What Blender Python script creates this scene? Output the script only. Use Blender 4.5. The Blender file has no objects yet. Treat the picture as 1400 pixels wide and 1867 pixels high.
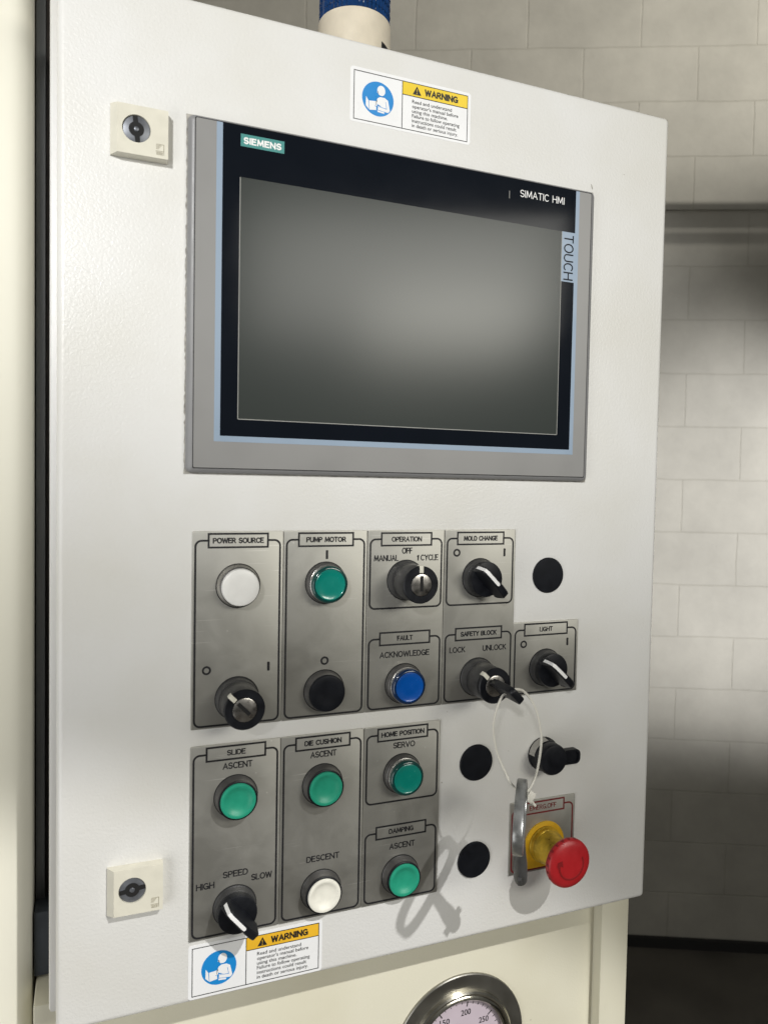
import bpy, bmesh, math, random
from mathutils import Vector, Matrix
random.seed(7)
S = bpy.context.scene
COL = S.collection
RAD = math.radians

# ------------------------------------------------------------------ camera
# Panel coordinates (mm): X right, Y down from the screen unit's top left corner, h out of the door.
Z0 = 1.946                                     # height of that corner above the floor
cam = bpy.data.cameras.new("camera"); camo = bpy.data.objects.new("camera", cam); COL.objects.link(camo)
right = Vector((0.929759, -0.367697, 0.01866)); up = Vector((-0.003046, 0.043, 0.99907)); back = Vector((-0.368157, -0.928951, 0.03886))
m = Matrix((right, up, back)).transposed().to_4x4()
m.translation = Vector((-0.06011, -0.52465, Z0 - 0.245957))
camo.matrix_world = m
cam.sensor_width = 36; cam.sensor_fit = 'AUTO'; cam.lens = 26.0046
cam.clip_start = 0.02; cam.clip_end = 60
cam.dof.use_dof = True; cam.dof.focus_distance = 0.62; cam.dof.aperture_fstop = 11
S.camera = camo

# ------------------------------------------------------------------ world, lamps, exposure
w = bpy.data.worlds.new("World"); S.world = w; w.use_nodes = True
bg = w.node_tree.nodes["Background"]; bg.inputs[0].default_value = (0.86, 0.85, 0.80, 1); bg.inputs[1].default_value = 0.10
S.view_settings.view_transform = 'Standard'; S.view_settings.look = 'None'
S.view_settings.exposure = 0; S.view_settings.gamma = 1; S.view_settings.use_curve_mapping = False

def PW(X, Y, h): return Vector((X / 1000, -h / 1000, Z0 - Y / 1000))
def lamp(name, kind, loc, target, energy, color=(1, 1, 1), **kw):
    l = bpy.data.lights.new(name, kind); o = bpy.data.objects.new(name, l); COL.objects.link(o)
    o.location = loc; d = Vector(target) - Vector(loc)
    o.rotation_euler = d.to_track_quat('-Z', 'Y').to_euler()
    l.energy = energy; l.color = color
    for k, v in kw.items(): setattr(l, k, v)
    return o
# daylight doorway far to the front left, its beam cut off low down
lamp("doorway_daylight", 'SPOT', PW(-1700, -1250, 3000), PW(160, -350, 0), 415, (1.0, 0.995, 0.982),
     spot_size=RAD(21.0), spot_blend=0.12, shadow_soft_size=0.16)
# near window low on the left
lamp("window_left", 'AREA', PW(-860, 700, 560), PW(-230, 640, 0), 5.6, (1.0, 0.995, 0.98), shape='RECTANGLE', size=0.5, size_y=1.1)
# hall daylight from behind the viewer, mirrored in the screen
lamp("hall_daylight", 'AREA', PW(1010, -520, 2030), PW(200, 140, 0), 15, (1.0, 0.975, 0.90), shape='RECTANGLE', size=1.15, size_y=0.42)
lamp("hall_doorway", 'AREA', PW(1190, -350, 2030), PW(200, 140, 0), 5.6, (1.0, 0.97, 0.86), shape='RECTANGLE', size=0.62, size_y=0.26)
# hard light from the upper right, falling only on the lower part
_L = Vector((-0.25, 0.72, -0.62)).normalized(); _src = Vector((110, 800, 0)) - _L * 3400
lamp("high_window", 'SPOT', PW(*_src), PW(-3200, 8840, 0), 310, (1.0, 0.985, 0.965), spot_size=RAD(63.59), spot_blend=0.022, shadow_soft_size=0.025)
# daylight on the far wall: a band below a crossbeam and a second one above it
def wallp(s, Y, off): a = RAD(25); o = Vector((-0.06011, -0.52465, 0)) + Vector((math.sin(a), math.cos(a), 0)) * (2.75 - off); return o + Vector((math.cos(a), -math.sin(a), 0)) * s + Vector((0, 0, Z0 - Y / 1000))
lamp("wall_light_low", 'SPOT', wallp(3.1, 450, 2.5), wallp(1.35, 440, 0), 640, (1.0, 0.99, 0.985), spot_size=RAD(32), spot_blend=0.75, shadow_soft_size=0.1)
lamp("wall_light_high", 'SPOT', wallp(3.1, -1900, 2.5), wallp(0.9, -2350, 0), 660, (1.0, 0.965, 0.88), spot_size=RAD(63), spot_blend=0.6, shadow_soft_size=0.014)

# ------------------------------------------------------------------ materials
def new_mat(name):
    mt = bpy.data.materials.new(name); mt.use_nodes = True
    nt = mt.node_tree; b = nt.nodes["Principled BSDF"]
    return mt, nt, b
def N(nt, t, **kw):
    n = nt.nodes.new(t)
    for k, v in kw.items():
        if k in n.inputs: n.inputs[k].default_value = v
        else: setattr(n, k, v)
    return n
def mat(name, col, rough=0.5, metal=0.0, var=0.06, scale=60, bump=0.0, bscale=400, bdist=0.0002, spec=0.5, coat=0.0, stretch=None, trans=0.0, sub=0.0, rvar=0.07):
    """a plain material with slight colour and roughness variation and optional fine bump"""
    mt, nt, b = new_mat(name)
    tc = N(nt, 'ShaderNodeTexCoord'); src = tc.outputs['Object']
    if stretch:
        mp = N(nt, 'ShaderNodeMapping'); mp.inputs['Scale'].default_value = stretch
        nt.links.new(src, mp.inputs[0]); src = mp.outputs[0]
    nz = N(nt, 'ShaderNodeTexNoise'); nz.inputs['Scale'].default_value = scale; nz.inputs['Detail'].default_value = 5
    nt.links.new(src, nz.inputs['Vector'])
    rp = N(nt, 'ShaderNodeMapRange'); rp.inputs[3].default_value = 1 - var; rp.inputs[4].default_value = 1 + var
    rp.inputs[1].default_value = 0.3; rp.inputs[2].default_value = 0.7
    nt.links.new(nz.outputs['Fac'], rp.inputs[0])
    mx = N(nt, 'ShaderNodeVectorMath', operation='SCALE'); mx.inputs[0].default_value = col[:3]
    nt.links.new(rp.outputs[0], mx.inputs['Scale']); nt.links.new(mx.outputs[0], b.inputs['Base Color'])
    rr = N(nt, 'ShaderNodeMapRange'); rr.inputs[3].default_value = max(0.02, rough - rvar); rr.inputs[4].default_value = rough + rvar
    rr.inputs[1].default_value = 0.3; rr.inputs[2].default_value = 0.7
    nt.links.new(nz.outputs['Fac'], rr.inputs[0]); nt.links.new(rr.outputs[0], b.inputs['Roughness'])
    b.inputs['Metallic'].default_value = metal; b.inputs['Specular IOR Level'].default_value = spec
    b.inputs['Coat Weight'].default_value = coat; b.inputs['Transmission Weight'].default_value = trans
    if sub: b.inputs['Subsurface Weight'].default_value = sub; b.inputs['Subsurface Radius'].default_value = (0.002, 0.002, 0.002)
    if bump:
        n2 = N(nt, 'ShaderNodeTexNoise'); n2.inputs['Scale'].default_value = bscale; n2.inputs['Detail'].default_value = 2
        nt.links.new(src, n2.inputs['Vector'])
        bp = N(nt, 'ShaderNodeBump'); bp.inputs['Strength'].default_value = bump; bp.inputs['Distance'].default_value = bdist
        nt.links.new(n2.outputs['Fac'], bp.inputs['Height']); nt.links.new(bp.outputs[0], b.inputs['Normal'])
    return mt

def powder_coat(name, col, rough, chips=True, bumpd=0.00028):
    """textured powder coat: orange-peel relief, faint grime, rusty chips along the top edge"""
    mt, nt, b = new_mat(name); L = nt.links
    tc = N(nt, 'ShaderNodeTexCoord'); src = tc.outputs['Object']
    n1 = N(nt, 'ShaderNodeTexNoise'); n1.inputs['Scale'].default_value = 500; n1.inputs['Detail'].default_value = 1.5; n1.inputs['Distortion'].default_value = 0.6
    n2 = N(nt, 'ShaderNodeTexNoise'); n2.inputs['Scale'].default_value = 9; n2.inputs['Detail'].default_value = 6
    for n in (n1, n2): L.new(src, n.inputs['Vector'])
    bp = N(nt, 'ShaderNodeBump'); bp.inputs['Strength'].default_value = 0.75; bp.inputs['Distance'].default_value = bumpd
    L.new(n1.outputs['Fac'], bp.inputs['Height']); L.new(bp.outputs[0], b.inputs['Normal'])
    cr = N(nt, 'ShaderNodeValToRGB'); L.new(n2.outputs['Fac'], cr.inputs[0])
    cr.color_ramp.elements[0].position = 0.3; cr.color_ramp.elements[0].color = (col[0] * .93, col[1] * .92, col[2] * .885, 1)
    cr.color_ramp.elements[1].position = 0.6; cr.color_ramp.elements[1].color = (*col, 1)
    out = cr.outputs[0]
    # sparse specks of dirt
    v = N(nt, 'ShaderNodeTexVoronoi'); v.inputs['Scale'].default_value = 34; L.new(src, v.inputs['Vector'])
    lt = N(nt, 'ShaderNodeMath', operation='LESS_THAN'); lt.inputs[1].default_value = 0.022; L.new(v.outputs['Distance'], lt.inputs[0])
    sep = N(nt, 'ShaderNodeSeparateColor'); L.new(v.outputs['Color'], sep.inputs[0])
    gt = N(nt, 'ShaderNodeMath', operation='GREATER_THAN'); gt.inputs[1].default_value = 0.78; L.new(sep.outputs[0], gt.inputs[0])
    mu = N(nt, 'ShaderNodeMath', operation='MULTIPLY'); L.new(lt.outputs[0], mu.inputs[0]); L.new(gt.outputs[0], mu.inputs[1])
    mu2 = N(nt, 'ShaderNodeMath', operation='MULTIPLY'); mu2.inputs[1].default_value = 0.55; L.new(mu.outputs[0], mu2.inputs[0])
    mx = N(nt, 'ShaderNodeMix', data_type='RGBA'); mx.inputs[7].default_value = (0.25, 0.21, 0.16, 1)
    L.new(mu2.outputs[0], mx.inputs[0]); L.new(out, mx.inputs[6]); out = mx.outputs[2]
    if chips:
        sx = N(nt, 'ShaderNodeSeparateXYZ'); L.new(src, sx.inputs[0])
        g = N(nt, 'ShaderNodeMapRange'); g.inputs[1].default_value = 0.6948; g.inputs[2].default_value = 0.6968; L.new(sx.outputs[2], g.inputs[0])
        nc = N(nt, 'ShaderNodeTexNoise'); nc.inputs['Scale'].default_value = 130; nc.inputs['Detail'].default_value = 4; L.new(src, nc.inputs['Vector'])
        n3 = N(nt, 'ShaderNodeTexNoise'); n3.inputs['Scale'].default_value = 14; L.new(src, n3.inputs['Vector'])
        a = N(nt, 'ShaderNodeMath', operation='MULTIPLY'); L.new(nc.outputs['Fac'], a.inputs[0]); L.new(g.outputs[0], a.inputs[1])
        a2 = N(nt, 'ShaderNodeMath', operation='MULTIPLY'); L.new(a.outputs[0], a2.inputs[0]); L.new(n3.outputs['Fac'], a2.inputs[1])
        th = N(nt, 'ShaderNodeMath', operation='GREATER_THAN'); th.inputs[1].default_value = 0.262; L.new(a2.outputs[0], th.inputs[0])
        m3 = N(nt, 'ShaderNodeMix', data_type='RGBA'); m3.inputs[7].default_value = (0.16, 0.10, 0.06, 1)
        L.new(th.outputs[0], m3.inputs[0]); L.new(out, m3.inputs[6]); out = m3.outputs[2]
    L.new(out, b.inputs['Base Color']); b.inputs['Roughness'].default_value = rough
    return mt

def brushed_steel(name):
    """worn stainless plate: fine vertical brushing, greasy wipe marks, small pale specks"""
    mt, nt, b = new_mat(name); L = nt.links
    tc = N(nt, 'ShaderNodeTexCoord'); src = tc.outputs['Object']
    oi = N(nt, 'ShaderNodeObjectInfo'); off = N(nt, 'ShaderNodeVectorMath', operation='ADD'); L.new(src, off.inputs[0]); L.new(oi.outputs['Location'], off.inputs[1]); src = off.outputs[0]
    mp = N(nt, 'ShaderNodeMapping'); mp.inputs['Scale'].default_value = (60, 1, 3000); L.new(src, mp.inputs[0])
    n1 = N(nt, 'ShaderNodeTexNoise'); n1.inputs['Scale'].default_value = 1; n1.inputs['Detail'].default_value = 3; L.new(mp.outputs[0], n1.inputs['Vector'])
    n2 = N(nt, 'ShaderNodeTexNoise'); n2.inputs['Scale'].default_value = 30; n2.inputs['Detail'].default_value = 9; n2.inputs['Roughness'].default_value = 0.65; n2.inputs['Distortion'].default_value = 0.7; L.new(src, n2.inputs['Vector'])
    cr = N(nt, 'ShaderNodeValToRGB'); L.new(n2.outputs['Fac'], cr.inputs[0])
    cr.color_ramp.elements[0].position = 0.35; cr.color_ramp.elements[0].color = (0.45, 0.443, 0.405, 1)
    cr.color_ramp.elements[1].position = 0.68; cr.color_ramp.elements[1].color = (0.515, 0.507, 0.468, 1)
    v = N(nt, 'ShaderNodeTexVoronoi'); v.inputs['Scale'].default_value = 120; L.new(src, v.inputs['Vector'])
    lt = N(nt, 'ShaderNodeMath', operation='LESS_THAN'); lt.inputs[1].default_value = 0.10; L.new(v.outputs['Distance'], lt.inputs[0])
    sep = N(nt, 'ShaderNodeSeparateColor'); L.new(v.outputs['Color'], sep.inputs[0])
    gt = N(nt, 'ShaderNodeMath', operation='GREATER_THAN'); gt.inputs[1].default_value = 0.93; L.new(sep.outputs[1], gt.inputs[0])
    mu = N(nt, 'ShaderNodeMath', operation='MULTIPLY'); L.new(lt.outputs[0], mu.inputs[0]); L.new(gt.outputs[0], mu.inputs[1])
    mu2 = N(nt, 'ShaderNodeMath', operation='MULTIPLY'); mu2.inputs[1].default_value = 0.45; L.new(mu.outputs[0], mu2.inputs[0])
    mx = N(nt, 'ShaderNodeMix', data_type='RGBA'); mx.inputs[7].default_value = (0.75, 0.74, 0.70, 1)
    L.new(mu2.outputs[0], mx.inputs[0]); L.new(cr.outputs[0], mx.inputs[6])
    # sparse hairline scratches in two directions
    out = mx.outputs[2]
    for rz, sc_ in ((20, (14, 1, 700)), (-65, (20, 1, 520))):
        mp2 = N(nt, 'ShaderNodeMapping'); mp2.inputs['Rotation'].default_value = (0, RAD(rz), 0); mp2.inputs['Scale'].default_value = sc_; L.new(src, mp2.inputs[0])
        ns = N(nt, 'ShaderNodeTexNoise'); ns.inputs['Scale'].default_value = 1; ns.inputs['Detail'].default_value = 2; L.new(mp2.outputs[0], ns.inputs['Vector'])
        ms = N(nt, 'ShaderNodeMapRange'); ms.inputs[1].default_value = 0.68; ms.inputs[2].default_value = 0.76; ms.inputs[3].default_value = 0; ms.inputs[4].default_value = 0.55; L.new(ns.outputs['Fac'], ms.inputs[0])
        mz = N(nt, 'ShaderNodeMix', data_type='RGBA'); mz.inputs[7].default_value = (0.80, 0.79, 0.75, 1); L.new(ms.outputs[0], mz.inputs[0]); L.new(out, mz.inputs[6]); out = mz.outputs[2]
    L.new(out, b.inputs['Base Color'])
    rr = N(nt, 'ShaderNodeMapRange'); rr.inputs[1].default_value = 0.3; rr.inputs[2].default_value = 0.7; rr.inputs[3].default_value = 0.50; rr.inputs[4].default_value = 0.58
    L.new(n2.outputs['Fac'], rr.inputs[0]); L.new(rr.outputs[0], b.inputs['Roughness'])
    bp = N(nt, 'ShaderNodeBump'); bp.inputs['Strength'].default_value = 0.22; bp.inputs['Distance'].default_value = 0.00006
    L.new(n1.outputs['Fac'], bp.inputs['Height']); L.new(bp.outputs[0], b.inputs['Normal'])
    b.inputs['Metallic'].default_value = 0.92
    return mt

def block_paint(name):
    """painted concrete block: struck joints, pitted faces, stains"""
    mt, nt, b = new_mat(name); L = nt.links
    tc = N(nt, 'ShaderNodeTexCoord'); sx = N(nt, 'ShaderNodeSeparateXYZ'); L.new(tc.outputs['Object'], sx.inputs[0])
    cb = N(nt, 'ShaderNodeCombineXYZ'); L.new(sx.outputs[0], cb.inputs[0]); L.new(sx.outputs[2], cb.inputs[1])
    nw = N(nt, 'ShaderNodeTexNoise'); nw.inputs['Scale'].default_value = 9; nw.inputs['Detail'].default_value = 3; L.new(tc.outputs['Object'], nw.inputs['Vector'])
    wv = N(nt, 'ShaderNodeVectorMath', operation='SCALE'); wv.inputs['Scale'].default_value = 0.010; L.new(nw.outputs['Color'], wv.inputs[0])
    ad = N(nt, 'ShaderNodeVectorMath', operation='ADD'); L.new(cb.outputs[0], ad.inputs[0]); L.new(wv.outputs[0], ad.inputs[1])
    br = N(nt, 'ShaderNodeTexBrick'); L.new(ad.outputs[0], br.inputs['Vector'])
    br.offset = 0.5; br.inputs['Scale'].default_value = 1.0; br.inputs['Brick Width'].default_value = 0.400; br.inputs['Row Height'].default_value = 0.1915
    br.inputs['Mortar Size'].default_value = 0.003; br.inputs['Mortar Smooth'].default_value = 0.9
    br.inputs['Color1'].default_value = (0.375, 0.36, 0.32, 1); br.inputs['Color2'].default_value = (0.36, 0.345, 0.305, 1); br.inputs['Mortar'].default_value = (0.35, 0.335, 0.29, 1)
    n2 = N(nt, 'ShaderNodeTexNoise'); n2.inputs['Scale'].default_value = 3.2; n2.inputs['Detail'].default_value = 8; n2.inputs['Roughness'].default_value = 0.65; L.new(tc.outputs['Object'], n2.inputs['Vector'])
    mr = N(nt, 'ShaderNodeMapRange'); mr.inputs[1].default_value = 0.3; mr.inputs[2].default_value = 0.7; mr.inputs[3].default_value = 0.80; mr.inputs[4].default_value = 1.08; L.new(n2.outputs['Fac'], mr.inputs[0])
    sc = N(nt, 'ShaderNodeVectorMath', operation='SCALE'); L.new(br.outputs['Color'], sc.inputs[0]); L.new(mr.outputs[0], sc.inputs['Scale'])
    L.new(sc.outputs[0], b.inputs['Base Color']); b.inputs['Roughness'].default_value = 0.75
    n3 = N(nt, 'ShaderNodeTexNoise'); n3.inputs['Scale'].default_value = 55; n3.inputs['Detail'].default_value = 5; L.new(tc.outputs['Object'], n3.inputs['Vector'])
    h1 = N(nt, 'ShaderNodeMath', operation='MULTIPLY'); h1.inputs[1].default_value = -1.0; L.new(br.outputs['Fac'], h1.inputs[0])
    h2 = N(nt, 'ShaderNodeMath', operation='MULTIPLY_ADD'); h2.inputs[1].default_value = 0.35; L.new(n3.outputs['Fac'], h2.inputs[0]); L.new(h1.outputs[0], h2.inputs[2])
    bp = N(nt, 'ShaderNodeBump'); bp.inputs['Strength'].default_value = 0.5; bp.inputs['Distance'].default_value = 0.0035
    L.new(h2.outputs[0], bp.inputs['Height']); L.new(bp.outputs[0], b.inputs['Normal'])
    return mt

M = {}
M['door'] = powder_coat('white_powder_coat', (0.74, 0.737, 0.717), 0.36)
M['body'] = powder_coat('white_powder_coat_body', (0.76, 0.755, 0.74), 0.4, chips=False)
M['cream'] = powder_coat('cream_paint', (0.69, 0.665, 0.54), 0.42, chips=False, bumpd=0.00012)
M['lockcream'] = mat('ivory_plastic', (0.70, 0.675, 0.57), 0.4, var=0.05, scale=90, bump=0.15)
M['steel'] = brushed_steel('worn_stainless')
M['ink'] = mat('black_ink', (0.012, 0.012, 0.014), 0.5, var=0.2, scale=300)
M['redink'] = mat('dark_red_ink', (0.16, 0.018, 0.02), 0.5, var=0.3, scale=300)
M['black'] = mat('black_plastic', (0.008, 0.009, 0.012), 0.42, var=0.25, scale=120, bump=0.12, bscale=900, spec=0.3)
M['softblack'] = mat('black_matt_plastic', (0.007, 0.008, 0.011), 0.5, var=0.2, scale=120, bump=0.1, bscale=700, spec=0.2)
M['collar'] = mat('dark_grey_collar', (0.105, 0.102, 0.10), 0.38, metal=0.55, var=0.2, scale=150, bump=0.1)
M['collardark'] = mat('dark_rubber_collar', (0.045, 0.045, 0.046), 0.42, metal=0.2, var=0.25, scale=150, bump=0.12)
M['ring'] = mat('bright_ring', (0.42, 0.41, 0.39), 0.3, metal=0.9, var=0.1, scale=200)
M['chrome'] = mat('nickel_core', (0.52, 0.50, 0.47), 0.3, metal=1.0, var=0.1, scale=250, bump=0.1, bscale=1200)
M['slot'] = mat('slot_black', (0.006, 0.006, 0.006), 0.8)
M['white'] = mat('white_plastic', (0.80, 0.795, 0.765), 0.35, var=0.03, scale=120, sub=0.1)
M['offwhite'] = mat('soiled_white_plastic', (0.80, 0.785, 0.70), 0.42, var=0.06, scale=140)
M['mark'] = mat('white_mark', (0.85, 0.85, 0.84), 0.45, var=0.02)
M['markcream'] = mat('cream_mark', (0.72, 0.70, 0.60), 0.45, var=0.06, scale=300)
M['teal'] = mat('teal_lens', (0.004, 0.235, 0.185), 0.22, var=0.04, scale=150, coat=0.4)
M['tealrim'] = mat('teal_lens_rim', (0.003, 0.05, 0.045), 0.18, var=0.1, coat=0.5)
M['green'] = mat('green_cap', (0.018, 0.30, 0.185), 0.42, var=0.06, scale=150)
M['blue'] = mat('blue_lens', (0.002, 0.085, 0.40), 0.22, var=0.04, scale=150, coat=0.4)
M['bluerim'] = mat('blue_lens_rim', (0.003, 0.02, 0.07), 0.18, var=0.1, coat=0.5)
M['red'] = mat('red_plastic', (0.40, 0.014, 0.018), 0.4, var=0.08, scale=110, bump=0.12, bscale=600)
M['yellow'] = mat('yellow_plastic', (0.68, 0.40, 0.012), 0.45, var=0.08, scale=140)
M['brassy'] = mat('worn_yellow_metal', (0.56, 0.37, 0.03), 0.34, metal=0.45, var=0.5, scale=110, bump=0.8, bscale=260, stretch=(1, 1, 0.35), bdist=0.0006)
M['hmigrey'] = mat('grey_moulding', (0.225, 0.225, 0.228), 0.42, var=0.04, scale=60, bump=0.1, bscale=1200)
M['hmifront'] = mat('grey_film', (0.255, 0.253, 0.247), 0.38, var=0.03, scale=25, bump=0.08, bscale=1500)
M['hmiblue'] = mat('pale_blue_print', (0.265, 0.345, 0.445), 0.4, var=0.02)
M['hmiblack'] = mat('black_film', (0.006, 0.008, 0.012), 0.09, var=0.05, scale=30, spec=0.11, rvar=0.01)
M['badge'] = mat('teal_badge', (0.045, 0.25, 0.235), 0.4, var=0.03)
M['display'] = mat('matt_display', (0.036, 0.042, 0.039), 0.2, var=0.0, scale=3, spec=0.25, rvar=0.012)
M['rim'] = mat('lit_display_rim', (0.30, 0.30, 0.28), 0.5)
M['gasket'] = mat('dirty_gasket', (0.36, 0.345, 0.31), 0.8, var=0.4, scale=250)
M['sticker'] = mat('sticker_white', (0.84, 0.845, 0.85), 0.3, var=0.015, scale=40)
M['stickyellow'] = mat('sticker_yellow', (0.83, 0.60, 0.035), 0.32, var=0.03)
M['stickamber'] = mat('sticker_amber', (0.80, 0.46, 0.03), 0.32, var=0.07, scale=60)
M['stickblue'] = mat('sticker_blue', (0.012, 0.24, 0.62), 0.32, var=0.03)
M['lockgrey'] = mat('grey_zinc_insert', (0.17, 0.18, 0.20), 0.42, metal=0.5, var=0.2, scale=200)
M['zinc'] = mat('cast_zinc', (0.30, 0.305, 0.30), 0.36, metal=0.75, var=0.3, scale=120, bump=0.25, bscale=350)
M['zincmatt'] = mat('cast_zinc_matt', (0.11, 0.11, 0.11), 0.5, metal=0.5, var=0.2, scale=120, bump=0.2, bscale=500)
M['nylon'] = mat('cream_nylon', (0.72, 0.70, 0.63), 0.35, var=0.05, sub=0.15)
M['gauge'] = mat('gauge_steel', (0.30, 0.292, 0.262), 0.4, metal=0.95, var=0.08, scale=60)
M['bezel'] = mat('polished_steel', (0.55, 0.53, 0.46), 0.16, metal=1.0, var=0.05)
M['dial'] = mat('gauge_dial', (0.58, 0.50, 0.56), 0.5, var=0.04, scale=50)
M['slate'] = mat('gap_shade_slate', (0.035, 0.042, 0.05), 0.5, var=0.3, scale=40, bump=0.2)
M['rustbar'] = mat('brown_rubber_strip', (0.045, 0.036, 0.032), 0.6, var=0.3, scale=60)
M['railgrey'] = mat('grey_steel_rail', (0.11, 0.115, 0.12), 0.4, metal=0.5, var=0.25, scale=30, stretch=(1, 1, .1))
M['column'] = mat('cream_column_paint', (0.79, 0.77, 0.66), 0.42, var=0.03, scale=6, bump=0.06, bscale=120, bdist=0.0008)
M['beaconbase'] = mat('cream_beacon_plastic', (0.70, 0.63, 0.50), 0.42, var=0.08, scale=60)
M['beaconblue'] = mat('blue_beacon_lens', (0.003, 0.035, 0.13), 0.1, var=0.2, scale=80, coat=0.5, spec=0.8)
M['wall'] = block_paint('painted_block')
M['floor'] = mat('dark_concrete', (0.085, 0.077, 0.064), 0.6, var=0.3, scale=4, bump=0.3, bscale=30, bdist=0.003)
M['cove'] = mat('black_cove', (0.012, 0.012, 0.012), 0.6)

# ------------------------------------------------------------------ mesh helpers (mm, panel axes)
def P(x, y, h): return Vector((x / 1000, -h / 1000, -y / 1000))
def box(bm, x0, x1, y0, y1, h0, h1, bev=0.0, seg=2, front_only=False):
    vs = [bm.verts.new(P(x, y, h)) for h in (h0, h1) for y in (y0, y1) for x in (x0, x1)]
    fs = [(0, 1, 3, 2), (4, 6, 7, 5), (0, 4, 5, 1), (2, 3, 7, 6), (0, 2, 6, 4), (1, 5, 7, 3)]
    faces = [bm.faces.new([vs[i] for i in f]) for f in fs]
    bmesh.ops.recalc_face_normals(bm, faces=faces)
    if bev:
        es = list({e for f in faces for e in f.edges})
        if front_only: es = [e for e in es if all(v in vs[4:] for v in e.verts) or not all(v in vs[:4] for v in e.verts)]
        bmesh.ops.bevel(bm, geom=es, offset=bev / 1000, segments=seg, profile=0.5, affect='EDGES')
def poly(bm, pts, h0, h1, bev=0.0):
    """extruded outline (x, y in mm)"""
    lo = [bm.verts.new(P(x, y, h0)) for x, y in pts]; hi = [bm.verts.new(P(x, y, h1)) for x, y in pts]
    n = len(pts); fs = [bm.faces.new(lo), bm.faces.new(hi[::-1])]
    for i in range(n): fs.append(bm.faces.new((lo[i], hi[i], hi[(i + 1) % n], lo[(i + 1) % n])))
    bmesh.ops.recalc_face_normals(bm, faces=fs)
    if bev:
        bmesh.ops.bevel(bm, geom=[e for e in fs[1].edges], offset=bev / 1000, segments=2, profile=0.5, affect='EDGES')
def rrect(x0, x1, y0, y1, r, n=5):
    pts = []
    for cx, cy, a0 in ((x1 - r, y0 + r, -90), (x1 - r, y1 - r, 0), (x0 + r, y1 - r, 90), (x0 + r, y0 + r, 180)):
        for i in range(n + 1):
            a = RAD(a0 + 90 * i / n); pts.append((cx + r * math.cos(a), cy + r * math.sin(a)))
    return pts
def ring_poly(bm, outer, inner, h0, h1):
    """band between two closed outlines with the same point count"""
    n = len(outer); f = []
    vo = [[bm.verts.new(P(x, y, h)) for x, y in outer] for h in (h0, h1)]; vi = [[bm.verts.new(P(x, y, h)) for x, y in inner] for h in (h0, h1)]
    for i in range(n):
        j = (i + 1) % n
        f.append(bm.faces.new((vo[1][i], vo[1][j], vi[1][j], vi[1][i]))); f.append(bm.faces.new((vo[0][i], vi[0][i], vi[0][j], vo[0][j])))
        f.append(bm.faces.new((vo[0][i], vo[0][j], vo[1][j], vo[1][i]))); f.append(bm.faces.new((vi[0][i], vi[1][i], vi[1][j], vi[0][j])))
    bmesh.ops.recalc_face_normals(bm, faces=f)
def stroke(bm, pts, wd, h0, h1):
    """open polyline as a flat band of ink"""
    n = len(pts); L = []; Rr = []
    for i in range(n):
        a = Vector(pts[max(0, i - 1)]); b = Vector(pts[min(n - 1, i + 1)]); d = (b - a).normalized(); nn = Vector((-d.y, d.x)) * wd / 2
        p = Vector(pts[i]); k = 1.0
        if 0 < i < n - 1:
            d1 = (p - a).normalized(); k = 1 / max(0.5, d1.dot(d))
        L.append(tuple(p + nn * k)); Rr.append(tuple(p - nn * k))
    for i in range(n - 1):
        poly(bm, [L[i], L[i + 1], Rr[i + 1], Rr[i]], h0, h1)
def disc(r, n=48, cx=0, cy=0): return [(cx + r * math.cos(2 * math.pi * i / n), cy + r * math.sin(2 * math.pi * i / n)) for i in range(n)]
def lathe(bm, prof, n=56, cx=0, cy=0, squash=None):
    rows = []
    for r, h in prof:
        if r < 1e-6: rows.append([bm.verts.new(P(cx, cy, h))])
        else: rows.append([bm.verts.new(P(cx + r * math.cos(2 * math.pi * i / n), cy + r * math.sin(2 * math.pi * i / n), h)) for i in range(n)])
    fs = []
    for a, b in zip(rows, rows[1:]):
        for i in range(n):
            j = (i + 1) % n
            if len(a) == 1 and len(b) == 1: continue
            if len(a) == 1: fs.append(bm.faces.new((a[0], b[i], b[j])))
            elif len(b) == 1: fs.append(bm.faces.new((a[i], b[0], a[j])))
            else: fs.append(bm.faces.new((a[i], b[i], b[j], a[j])))
    bmesh.ops.recalc_face_normals(bm, faces=fs)
def tube(bm, pts, r, n=8, closed=False, flat=1.0):
    rows = []; m_ = len(pts); prev = None
    for i, p in enumerate(pts):
        a = pts[(i - 1) % m_] if closed or i > 0 else pts[i]; b = pts[(i + 1) % m_] if closed or i < m_ - 1 else pts[i]
        t = (b - a).normalized(); u = t.cross(Vector((0, 1, 0)))
        if u.length < 1e-4: u = t.cross(Vector((1, 0, 0)))
        u.normalize(); v = t.cross(u)
        rows.append([bm.verts.new(p + (u * math.cos(2 * math.pi * k / n) * flat + v * math.sin(2 * math.pi * k / n)) * r) for k in range(n)])
    fs = []
    for i in range(m_ if closed else m_ - 1):
        a, b = rows[i], rows[(i + 1) % m_]
        for k in range(n): fs.append(bm.faces.new((a[k], a[(k + 1) % n], b[(k + 1) % n], b[k])))
    if not closed: fs.append(bm.faces.new(rows[0][::-1])); fs.append(bm.faces.new(rows[-1]))
    bmesh.ops.recalc_face_normals(bm, faces=fs)
CAPH = None
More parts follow.
